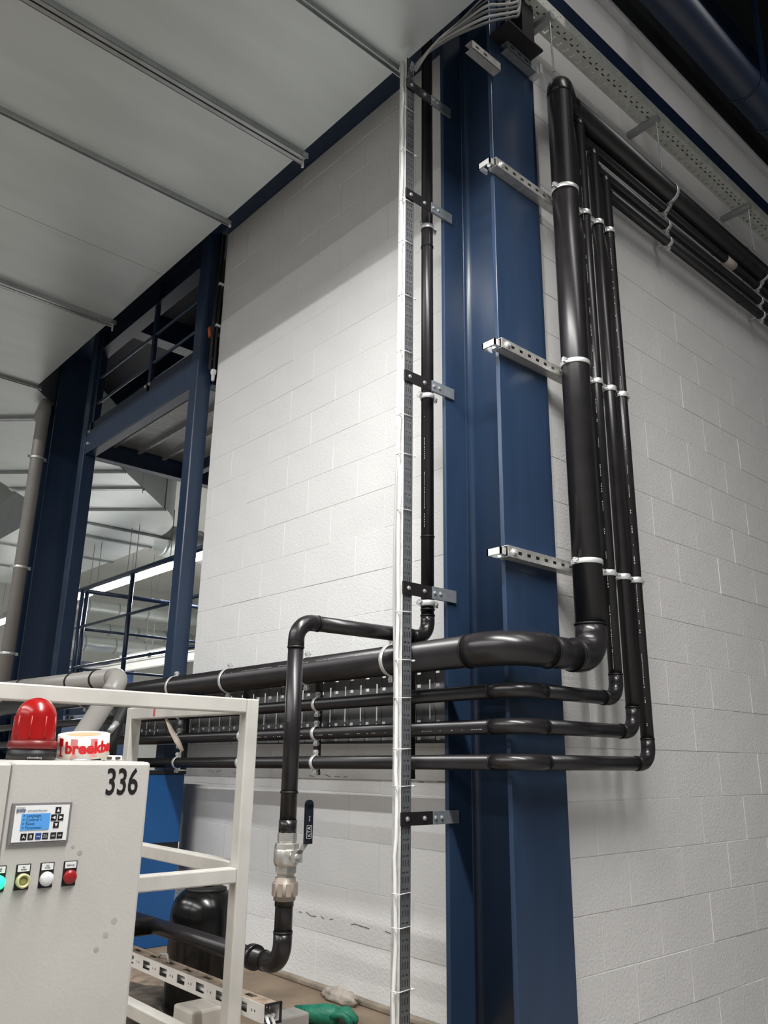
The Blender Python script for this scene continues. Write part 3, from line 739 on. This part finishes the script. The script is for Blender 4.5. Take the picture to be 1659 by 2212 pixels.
# ------------------------------------------------------------------ far bay: mezzanine railing, lamps, round ducts
mz = thing('mezzanine_railing', 'blue tubular railing of the mezzanine seen between the posts', 'railing', (1.1, 6, 1.5))
for zz, r in ((2.60, .024), (2.19, .015), (1.77, .015)):
    MB().tube([(1.1, 3.9, zz), (1.1, 6.8, zz)], r, 14).build('rail', 'navy', mz)
    MB().tube([(1.1, 6.8, zz), (4.5, 6.8, zz)], r, 14).build('rail', 'navy', mz)
for (xx, yy) in ((1.1, 5.52), (1.1, 6.72), (1.18, 6.8), (1.1, 4.12), (2.9, 6.8), (4.4, 6.8)): MB().tube([(xx, yy, 1.2), (xx, yy, 2.6)], .022, 14).build('railing_post', 'navy', mz)
i_beam('mezzanine_beam', 'blue edge beam carrying the mezzanine railing', (1.1, 3.9, 1.28), (1.1, 6.9, 1.28), .12, .2)
tag(MB().box((1.16, 5.0, 1.40), (5.0, 6.9, 1.46)).build('mezzanine_deck', 'navy_dark'), 'dark mezzanine deck behind the blue railing', 'deck')
LAMPS = [(2.45, 6.15, 'fluorescent lamp peeking out right of the square post'), (2.45, 7.38, 'bright fluorescent lamp nearest the square post'), (2.45, 8.62, 'bright fluorescent lamp left of the railing post'), (2.45, 9.88, 'foreshortened lamp at the railing corner'), (2.45, 12.9, 'lamp glimpsed left of the grey downpipe'), (5.05, 12.0, 'small distant lamp low behind the railing, nearer one'), (5.05, 13.3, 'small distant lamp low behind the railing, farther one')]
for (x, y, lab) in LAMPS:
    zl = 3.2 if x < 4 else 2.8; zt = 3.94 if x < 4 else 5.25
    t = thing('fluorescent_lamp', lab, 'lamp', (x, y + .6, zl), 'fluorescent lamps of the far bay')
    MB().box((x - .05, y, zl + .035), (x + .05, y + 1.17, zl + .075), .008).build('housing', 'lamp_house', t)
    MB().tube([(x, y + .02, zl - .01), (x, y + .04, zl - .01), (x, y + 1.09, zl - .01), (x, y + 1.11, zl - .01)], .04, 16, True, [.02, .042, .042, .02]).build('diffuser', 'lamp_tube', t)
    for yy in (y + .1, y + 1.1): MB().tube([(x, yy, zl + .075), (x, yy, zt)], .005, 6).build('hanger_rod', 'galv_dull', t)
for i, (yy, zz, r, lab) in enumerate(((16, 4.06, .15, 'upper round grey duct crossing the far bay'), (16.4, 3.65, .13, 'middle round grey duct crossing the far bay'), (16, 3.25, .17, 'lower round spiral duct crossing the far bay'))):
    t = thing('round_duct', lab, 'duct', (6, yy, zz))
    MB().tube([(3.2, yy, zz), (9, yy, zz)], r, 28).build('duct_tube', 'duct_side', t)
    for q in range(8): MB().tube([(3.4 + q * .7, yy, zz), (3.43 + q * .7, yy, zz)], r + .006, 28).build('seam_band', 'galv_dull', t)
o = MB().box((4.2, 15.0, -.352), (5.6, 15.4, 2.75)).build('far_cabinet', 'navy_dark'); tag(o, 'dark blue cabinet far behind the railing', 'cabinet')
i_beam('far_rail_beam', 'grey white overhead beam at the back of the far bay', (4.5, 9.5, 2.42), (4.5, 18, 2.42), .12, .16, m='far_wall')

# ------------------------------------------------------------------ grey waste pipe and hose behind the frame
gw = pipe_run('grey_waste_pipe', 'grey plastic waste pipe with a round elbow above the white frame', [(-.6, 3.9, 1.285), (-.6, 1.73, 1.25), (-1.30, 1.64, .063)], .044, .075, sock=.02, m='grey_pvc', me='grey_pvc', loc=(-.6, 2, 1.25))
for yy in (1.98, 2.28, 3.0): MB().tube([(-.6, yy - .006, 1.25 + .016 * (yy - 1.73)), (-.6, yy + .006, 1.25 + .016 * (yy - 1.73))], .049, 28).build('socket_ring', 'bead_black', gw)
hs2 = thing('black_hose', 'black rubber hose with a grey coupling behind the tape roll', 'hose', (-.8, 1.3, .9))
MB().tube([(-.72, 1.36, 1.13), (-.755, 1.33, 1.09), (-.79, 1.3, 1.03), (-.803, 1.3, .97), (-.803, 1.3, .90)], .022, 16).build('hose_tube', 'rubber', hs2)
MB().tube([(-.80, 1.28, 1.035), (-.83, 1.27, 1.0)], .012, 10).build('hose_strap', 'galv_dull', hs2)
MB().tube([(-.805, 1.3, 0), (-.805, 1.3, .82)], .014, 12).build('standpipe', 'galv_dull', hs2)
MB().lathe([(.017, .80), (.021, .82), (.021, .925), (.017, .94)], (-.805, 1.3, 0), (0, 0, 1), 16).build('coupling', 'grey_pvc', hs2)

# ------------------------------------------------------------------ white machine frame
fr = thing('machine_frame', 'cream white square tube frame around the control cabinet', 'frame', (-1.2, .7, 0))
Tq = .042; FX, FY, RY = -.828, .32, 1.10
def bar(lo, hi, nm): return MB().box(lo, hi, .004).build(nm, 'cream_frame', fr)
bar((FX, FY, 0), (FX + Tq, FY + Tq, 1.085), 'post'); bar((FX, RY, 0), (FX + Tq, RY + Tq, 1.085), 'post')
bar((-2.0, FY, 0), (-1.958, FY + Tq, 1.085), 'post'); bar((-2.0, RY, 0), (-1.958, RY + Tq, 1.085), 'post')
bar((-1.958, FY, 1.043), (FX, FY + Tq, 1.085), 'top_bar')
bar((FX, FY + Tq, 1.043), (FX + Tq, RY, 1.085), 'top_bar')
bar((-1.958, FY, .576), (FX, FY + Tq, .616), 'middle_bar')
bar((FX, FY + Tq, .590), (FX + Tq, RY, .630), 'middle_bar')
bar((FX, FY + Tq, .12), (FX + Tq, RY, .160), 'lower_bar')
bar((-1.958, RY, .576), (FX, RY + Tq, .616), 'middle_bar')
text('8', .040, 'red_mark', fr, (FX - .0012, .925, 1.049), (0, -1, 0), (0, 0, 1), 'red_mark', .0004, sx=.7)
ms = MB(); ms.tube([(FX + .02, .87, 1.045), (FX + .03, .84, 1.00), (FX + .035, .80, .965), (FX + .04, .77, .935)], .006, 8, True, [.004, .008, .010, .006]); ms = ms.build('masking_tape_strip', 'masking'); tag(ms, 'twisted strip of masking tape dangling from the white frame', 'tape')

# ------------------------------------------------------------------ control cabinet
cb = thing('control_cabinet', 'cream control cabinet marked 336 with keypad and lamps', 'cabinet', (-1.42, .15, 0))
CX0, CX1, CY, CZ = -1.577, -1.265, .03, .903
MB().box((CX0, CY, .05), (CX1, .26, CZ), .007).build('body', 'cream', cb)
MB().box((CX0 + .02, CY + .02, 0), (CX1 - .02, .24, .05)).build('plinth', 'black_trim', cb)
MB().box((CX0 + .012, CY + .012, CZ), (CX1 - .012, .25, CZ + .0012)).build('dusty_top', 'cream_top', cb)
text('336', .0795, 'black_print', cb, (-1.3715, CY - .0004, .8335), (1, 0, 0), (0, 0, 1), 'number', .0004, sx=.66, bold=.0012)
# keypad
KX0, KX1, KZ0, KZ1 = -1.5675, -1.4425, .7375, .8205
kp = MB().box((KX0, CY - .006, KZ0), (KX1, CY + .002, KZ1), .0015).build('keypad', 'bezel', cb, 'operator keypad in a grey bezel')
def flat(x0, x1, z0, z1, m, nm, dy=.0068, par=None, t=.0006): return MB().box((x0, CY - dy - t, z0), (x1, CY - dy + .0008, z1)).build(nm, m, par or kp)
flat(KX0 + .006, KX1 - .006, KZ0 + .006, KZ1 - .006, 'white_plate', 'face_plate')
kw, kh = KX1 - KX0, KZ1 - KZ0
def kpos(u, v): return KX0 + u * kw, KZ0 + v * kh
a = kpos(.165, .345); b_ = kpos(.635, .735); flat(a[0], b_[0], a[1], b_[1], 'lcd', 'screen', .0078)
tx = lambda s_, u, v, sz, m, sx=1., al='LEFT': text(s_, sz, m, kp, (kpos(u, v)[0], CY - .0086, kpos(u, v)[1]), (1, 0, 0), (0, 0, 1), 'print', .0002, al, sx)
for s_, v in (('> Language', .655), ('> Control 1', .56), ('> Reset', .465), ('> Parameter', .37)): tx(s_, .185, v, .0085, 'lcd_text', .95)
a = kpos(.065, .765); b_ = kpos(.205, .90); flat(a[0], b_[0], a[1], b_[1], 'tray_pale', 'logo', .0072)
tx('polo', .07, .79, .0105, 'blue_key'); tx('www.polo-filter.com', .25, .79, .0048, 'label_text')
def key(u, v, m='black_print'):
    a = kpos(u - .047, v - .075); b_ = kpos(u + .047, v + .075); flat(a[0], b_[0], a[1], b_[1], m, 'key', .0078)
for u, v, rot in ((.76, .80, 0), (.70, .625, 1), (.815, .625, 3), (.75, .45, 2)):
    key(u, v); x, z = kpos(u, v); tri = [(0, .0042), (-.0034, -.003), (.0034, -.003)]
    q = [(p[0], p[1]) for p in tri]
    for _ in range(rot): q = [(-p[1], p[0]) for p in q]
    m_ = MB(); m_.v = [(x + p[0], CY - .0089, z + p[1]) for p in q]; m_.face((0, 1, 2)); m_.build('arrow', 'white_plate', kp)
for i, (u, s_, m) in enumerate(((.235, 'A', 'black_print'), (.352, 'B', 'black_print'), (.475, 'setup', 'blue_key'), (.592, 'Para-\nmeter', 'black_print'), (.725, 'ESC', 'black_print'), (.835, 'OK', 'black_print'))):
    key(u, .195, m); x, z = kpos(u, .195)
    sz = .0095 if len(s_) == 1 else (.0048 if len(s_) < 4 else .0038)
    text(s_, sz, 'white_plate', kp, (x, CY - .0086, z - sz * .35 + (.002 if '\n' in s_ else 0)), (1, 0, 0), (0, 0, 1), 'print', .0002, 'CENTER')
# indicator lamps
for x, m, rim, lab, s_ in ((-1.5755, 'green_lit', 'green_lit', 'lit green indicator lamp', 'Anlage\nbereit'), (-1.527, 'yellow_lens', 'yellow_rim', 'yellow ringed push button', 'Ein\nPumpe'), (-1.4785, 'white_lens', 'white_lens', 'white push button', 'Aus\nPumpe'), (-1.4295, 'red_lens', 'red_lens', 'dark red push button', 'Störung')):
    pl = MB().box((x - .0145, CY - .0022, .6515), (x + .0145, CY + .001, .7005), .0006).build('indicator', 'black_trim', cb, lab)
    MB().box((x - .012, CY - .0030, .6865), (x + .012, CY - .002, .6990)).build('name_plate', 'white_plate', pl)
    text(s_, .0042 if '\n' in s_ else .0050, 'label_text', pl, (x, CY - .0034, .6935 if '\n' in s_ else .6912), (1, 0, 0), (0, 0, 1), 'print', .0002, 'CENTER')
    if m == 'yellow_lens':
        MB().lathe([(.0140, 0), (.0140, .009), (.0125, .011), (.0095, .0105), (.0088, .006)], (x, CY - .002, .6692), (0, -1, 0), 32).build('button_ring', rim, pl)
        MB().lathe([(.009, .004), (.0089, .0062), (.004, .0066)], (x, CY - .002, .6692), (0, -1, 0), 24).build('button_lens', m, pl)
    else:
        MB().lathe([(.0140, 0), (.0140, .006), (.0125, .0085), (.008, .0105), (.003, .0112)], (x, CY - .002, .6692), (0, -1, 0), 32).build('button_lens', m, pl)
# neighbouring panel at the picture edge
nb = MB().box((-2.3, .0305, 0), (CX0 - .0006, .26, .900), .006).build('side_cabinet', 'cream'); tag(nb, 'cream cabinet side panel at the extreme left edge', 'cabinet')
sc = MB().box((-1.70, .06, .9005), (-1.60, .20, .909), .003).build('brown_rag', 'dust'); tag(sc, 'brown dirty rag on top of the cabinet at the left edge', 'rag')
# stains
for (x, z, r) in ((-1.412, .715, .006), (-1.428, .728, .004), (-1.318, .572, .007), (-1.334, .546, .0065), (-1.352, .520, .006)):
    o = MB().lathe([(r, 0), (r * .6, .0003)], (x, CY - .0001, z), (0, -1, 0), 14, False).build('smudge', 'stain', cb)
# ------------------------------------------------------------------ things on top of the cabinet
BX, BY, BZ0 = -1.500, .150, CZ + .001
bc = thing('beacon_light', 'red beacon light with black base on the cabinet', 'lamp', (BX, BY, BZ0))
MB().lathe([(.052, 0), (.052, .018), (.049, .020), (.049, .026)], (BX, BY, BZ0), (0, 0, 1), 40).build('base', 'black_trim', bc)
MB().lathe([(.050, .024), (.0525, .028), (.0525, .040), (.048, .043)], (BX, BY, BZ0), (0, 0, 1), 40).build('collar', 'red_base', bc)
dm = MB(); prof = [(.0475, .040), (.0465, .048), (.0445, .092)]
for i in range(1, 11): an = i / 10 * PI / 2; prof.append((.0445 * math.cos(an), .092 + .046 * math.sin(an)))
dm.lathe(prof, (BX, BY, BZ0), (0, 0, 1), 40); dome = dm.build('dome', 'red_glass', bc)
for i in range(9):
    an = i * 2 * PI / 9; MB().tube([(BX + .0460 * math.cos(an), BY + .0460 * math.sin(an), BZ0 + .044), (BX + .0440 * math.cos(an), BY + .0440 * math.sin(an), BZ0 + .096)], .0018, 8).build('lens_rib', 'red_inner', dome)
text('pfannenberg', .0062, 'print_white', bc, (0, 0, 0), (1, 0, 0), (0, 0, 1), 'maker_print', .0003, bend=lambda x, y, z: V((BX + (.0523 + z) * math.cos(-2.05 + x / .052), BY + (.0523 + z) * math.sin(-2.05 + x / .052), BZ0 + .004 + y)))
TX, TY, TR = -1.381, .150, .058
tp = thing('tape_roll', 'roll of white packing tape with red lettering on the cabinet', 'tape', (TX, TY, BZ0))
tw = MB(); n = 48; b = 0
for (r, h) in ((.0395, .006), (.0395, .056), (TR, .056), (TR, .006)):
    for i in range(n): an = 2 * PI * i / n; tw.v.append((TX + r * math.cos(an), TY + r * math.sin(an), BZ0 + h - .006))
for q in range(4):
    for i in range(n): j = (i + 1) % n; tw.face((q * n + i, q * n + j, ((q + 1) % 4) * n + j, ((q + 1) % 4) * n + i), q in (0, 2))
tw.build('tape_wound', 'tape_white', tp)
co = MB(); 
for (r, h) in ((.0375, .0), (.0375, .0495), (.0394, .0495), (.0394, .0)):
    for i in range(n): an = 2 * PI * i / n; co.v.append((TX + r * math.cos(an), TY + r * math.sin(an), BZ0 + h))
for q in range(4):
    for i in range(n): j = (i + 1) % n; co.face((q * n + i, q * n + j, ((q + 1) % 4) * n + j, ((q + 1) % 4) * n + i), True)
co.build('card_core', 'cardboard', tp)
def tbend(a0, z0): return lambda x, y, z: V((TX + (TR + .0006 + z) * math.cos(a0 + x / TR), TY + (TR + .0006 + z) * math.sin(a0 + x / TR), BZ0 + z0 + y))
A0 = math.atan2(-.86, -.50)
text('breekbaar', .036, 'tape_red', tp, (0, 0, 0), 0 * V((1, 0, 0)) + V((1, 0, 0)), (0, 0, 1), 'lettering', .0003, bend=tbend(-2.70, .014), bold=.0014)
def goblet(a0, m):
    o = MB()
    def seg(x0, x1, z0, z1):
        k_ = 4; b = len(o.v)
        for i in range(k_ + 1):
            an = a0 + (x0 + (x1 - x0) * i / k_) / TR
            for zz in (z0, z1): o.v.append((TX + (TR + .0004) * math.cos(an), TY + (TR + .0004) * math.sin(an), BZ0 + zz))
        for i in range(k_): o.face((b + 2 * i, b + 2 * i + 2, b + 2 * i + 3, b + 2 * i + 1), True)
    seg(-.008, .008, .028, .046); seg(-.0025, .0025, .008, .028); seg(-.0075, .0075, .005, .008); return o.build('goblet_print', m, tp)
goblet(-2.95, 'tape_red'); goblet(-2.32, 'tape_pink'); goblet(-1.55, 'tape_pink')
tp.rotation_mode = 'AXIS_ANGLE'; tp.rotation_axis_angle = (math.radians(9), .78, -.62, .06); tp.location.z += .0105
for i, (x, y, w, d, lab) in enumerate(((-1.405, .10, .022, .014, 'grey disc washer lying in front of the tape roll'), (-1.300, .12, .008, .008, 'small nut beside the tape roll'))):
    o = MB().lathe([(w, 0), (w, .003), (w * .8, .004)], (x, y, CZ + .0013), (0, 0, 1), 20).build('washer', 'galv', None); tag(o, lab, 'washer')
cn = thing('connector_block', 'small grey connector with dark openings right of the tape', 'connector', (-1.29, .18, CZ))
MB().box((-1.315, .17, CZ + .001), (-1.272, .20, CZ + .014), .003).build('housing', 'white_plate', cn)
for x in (-1.307, -1.285): MB().box((x - .006, .168, CZ + .004), (x + .007, .172, CZ + .011), .002).build('opening', 'grime', cn)

# ------------------------------------------------------------------ floor level things
bb = thing('blue_machine_box', 'bright blue machine housing at the end of the left wall', 'machine', (-.1, 2.4, 0))
for z0, z1, m, nm in ((0, .45, 'bright_blue', 'lower_panel'), (.485, .822, 'bright_blue', 'upper_panel')): MB().box((-.55, 2.30, z0), (.066, 2.52, z1), .004).build(nm, m, bb)
MB().box((-.55, 2.305, .45), (.064, 2.52, .485)).build('black_joint', 'black_trim', bb); MB().box((-.555, 2.295, .822), (.070, 2.525, .840)).build('lid', 'black_trim', bb)
tk = thing('black_tank', 'glossy black plastic tank standing behind the white frame', 'tank', (-.4, 1.2, 0))
MB().lathe([(.122, 0), (.128, .02), (.128, .33), (.124, .365), (.112, .395), (.090, .418), (.074, .426), (.070, .422), (.066, .432), (.03, .436), (.0, .436)], (-.405, 1.2, 0), (0, 0, 1), 48).build('tank_body', 'tank', tk)
MB().lathe([(.074, .418), (.080, .422), (.080, .431), (.066, .436)], (-.405, 1.2, 0), (0, 0, 1), 40).build('top_ring', 'rubber', tk)
MB().tube([(-.405 + .02, 1.2 - .120, .262), (-.405 + .02, 1.2 - .15, .262)], .004, 8).build('screw', 'zinc', tk)
tn = thing('slotted_trunking', 'white slotted wiring trunking running beside the white frame near the floor', 'trunking', (-.74, .6, .22))
ux0, ux1, uy0, uy1, uz0, uz1 = -.784, -.735, .215, 1.45, .243, .287
holes = []; y = .07
while y < uy1 - uy0 - .03:
    holes.append((round(y, 4), round(y + .048, 4), .010, .034))
    for q in (.068, .083): holes.append((round(y + q, 4), round(y + q + .006, 4), .018, .025))
    y += .115
MB().perf((ux0, uy1, uz0), (0, -1, 0), (0, 0, 1), uy1 - uy0, uz1 - uz0, holes, .0015).build('slotted_side', 'trunk_white', tn)
MB().perf((ux1, uy1, uz0), (0, -1, 0), (0, 0, 1), uy1 - uy0, uz1 - uz0, holes, .0015).build('slotted_side', 'trunk_white', tn)
tops = []; y = .07
while y < uy1 - uy0 - .03: tops.append((round(y, 4), round(y + .045, 4), .016, .034)); y += .115
MB().perf((ux0, uy1, uz1), (0, -1, 0), (1, 0, 0), uy1 - uy0, ux1 - ux0, tops, -.0015).build('dusty_top', 'dust', tn)
MB().box((ux0, uy0, uz0 - .0015), (ux1, uy1, uz0)).build('bottom', 'trunk_white', tn)
MB().box((ux0 - .002, uy0 - .006, uz0 - .004), (ux1 + .004, uy0, uz0 + .002)).build('end_frame', 'black_trim', tn); MB().box((ux1 - .001, uy0 - .006, uz0), (ux1 + .004, uy0, uz1 + .002)).build('end_frame', 'black_trim', tn)
MB().box((ux0, uy0 - .006, uz1 - .002), (ux1 + .003, uy0, uz1 + .003)).build('end_frame', 'black_trim', tn)
for i in range(4):
    x = ux0 + .018 + i * .008
    pts = [(x, 1.4 - j * .11, uz0 + .014 + .005 * math.sin(j * 1.3 + i) + (i % 2) * .006) for j in range(11)] + [(x - .004, uy0 + .01, uz0 + .012), (x - .008, uy0 - .02, uz0 - .012), (x - .009, uy0 - .022, uz0 - .12)]
    if i % 2: pts = pts[:-2]
    o = MB().tube(pts, .005, 8).build('wire', 'cable_white' if i != 2 else 'cable_grey'); tag(o, 'pale wire lying inside the slotted trunking, %s' % ('hanging out of the open end nearest the frame', 'second from the frame', 'hanging out of the open end beside the first', 'nearest the wall')[i], 'wire', 'wires in the trunking')
o = MB().tube([(-.755, .88, .288), (-.76, .85, .303), (-.765, .80, .309), (-.767, .78, .289)], .004, 8).build('wire_loop', 'cable_grey'); tag(o, 'short grey wire loop sticking up from the trunking', 'wire')
kb = MB().box((-.752, .64, 0), (-.58, .76, .178), .008).build('beige_block', 'beige_block'); tag(kb, 'beige block standing under the trunking behind the frame post', 'block')
gb = MB().box((-.575, .46, 0), (-.445, .54, .165), .006).build('grey_carton', 'grey_pvc'); tag(gb, 'grey box on the floor just right of the trunking end', 'box')
gm = MB(); bm = bmesh.new(); bmesh.ops.create_icosphere(bm, subdivisions=3, radius=1)
rnd = random.Random(3)
for v in bm.verts: v.co = (v.co.x * .30 - .50, v.co.y * .42 + 1.45, max(0, v.co.z) * .028 + .0)
gm.add_bm(bm, True); gm = gm.build('grime_patch', 'grime'); tag(gm, 'dark oily dirt heap on the floor under the trunking', 'dirt')
du = MB(); bm = bmesh.new(); bmesh.ops.create_grid(bm, x_segments=40, y_segments=40, size=.5)
from mathutils import noise
for v in bm.verts:
    r = (v.co.x ** 2 + v.co.y ** 2) ** .5; h = max(0, 1 - (r / .48) ** 2) * (.05 + .05 * noise.noise(v.co * 5)) - .002
    v.co = V((v.co.x * .55 - .25, v.co.y * .9 + 1.75, h))
du.add_bm(bm, True); du = du.build('sand_heap', 'dust'); tag(du, 'brown sandy dirt heap at the foot of the wall behind the tank', 'dirt')
rg = MB(); bm = bmesh.new(); bmesh.ops.create_icosphere(bm, subdivisions=3, radius=1)
for v in bm.verts:
    n_ = 1 + .35 * noise.noise(v.co * 2.2); v.co = V((v.co.x * .030 * n_ + .105, v.co.y * .10 * n_ + .99, max(-.0, v.co.z * .032 * n_ + .018)))
rg.add_bm(bm, True); rg = rg.build('crumpled_rag', 'rag'); tag(rg, 'crumpled pale rag on the floor against the left wall', 'rag')
cp = MB().box((-.62, 1.62, .03), (-.60, 1.66, .034)).build('paper_scrap', 'white_plate'); tag(cp, 'tiny white paper scrap on the dark floor', 'scrap')
# green work glove: palm with five curled fingers
gl = MB(); gx, gy = -.10, .795
U_ = V((.55, -.80, 0)).normalized(); W_ = V((.80, .55, 0)).normalized()
def gp_(u, w, z): p = V((gx, gy, 0)) + U_ * u + W_ * w; p.z = z; return p
gl.tube([gp_(-.13, 0, .026), gp_(-.07, 0, .028), gp_(-.02, .0, .030), gp_(.02, .0, .028), gp_(.035, 0, .026)], .03, 16, True, [.026, .030, .036, .036, .028])
for i, (w, L) in enumerate(((-.033, .060), (-.011, .072), (.011, .068), (.032, .054))):
    gl.tube([gp_(.015, w * .8, .03), gp_(.035, w, .042), gp_(.03 + L * .55, w * 1.12, .043), gp_(.03 + L, w * 1.15, .022), gp_(.03 + L * 1.02, w * 1.15, .012)], .0105, 12, True, [.011, .0118, .0115, .0105, .006])
gl.tube([gp_(-.03, .03, .026), gp_(-.005, .052, .026), gp_(.025, .062, .020), gp_(.042, .060, .014)], .011, 12, True, [.013, .013, .011, .006])
gl = gl.build('work_glove', 'glove'); tag(gl, 'green work glove lying on the floor by the wall', 'glove')
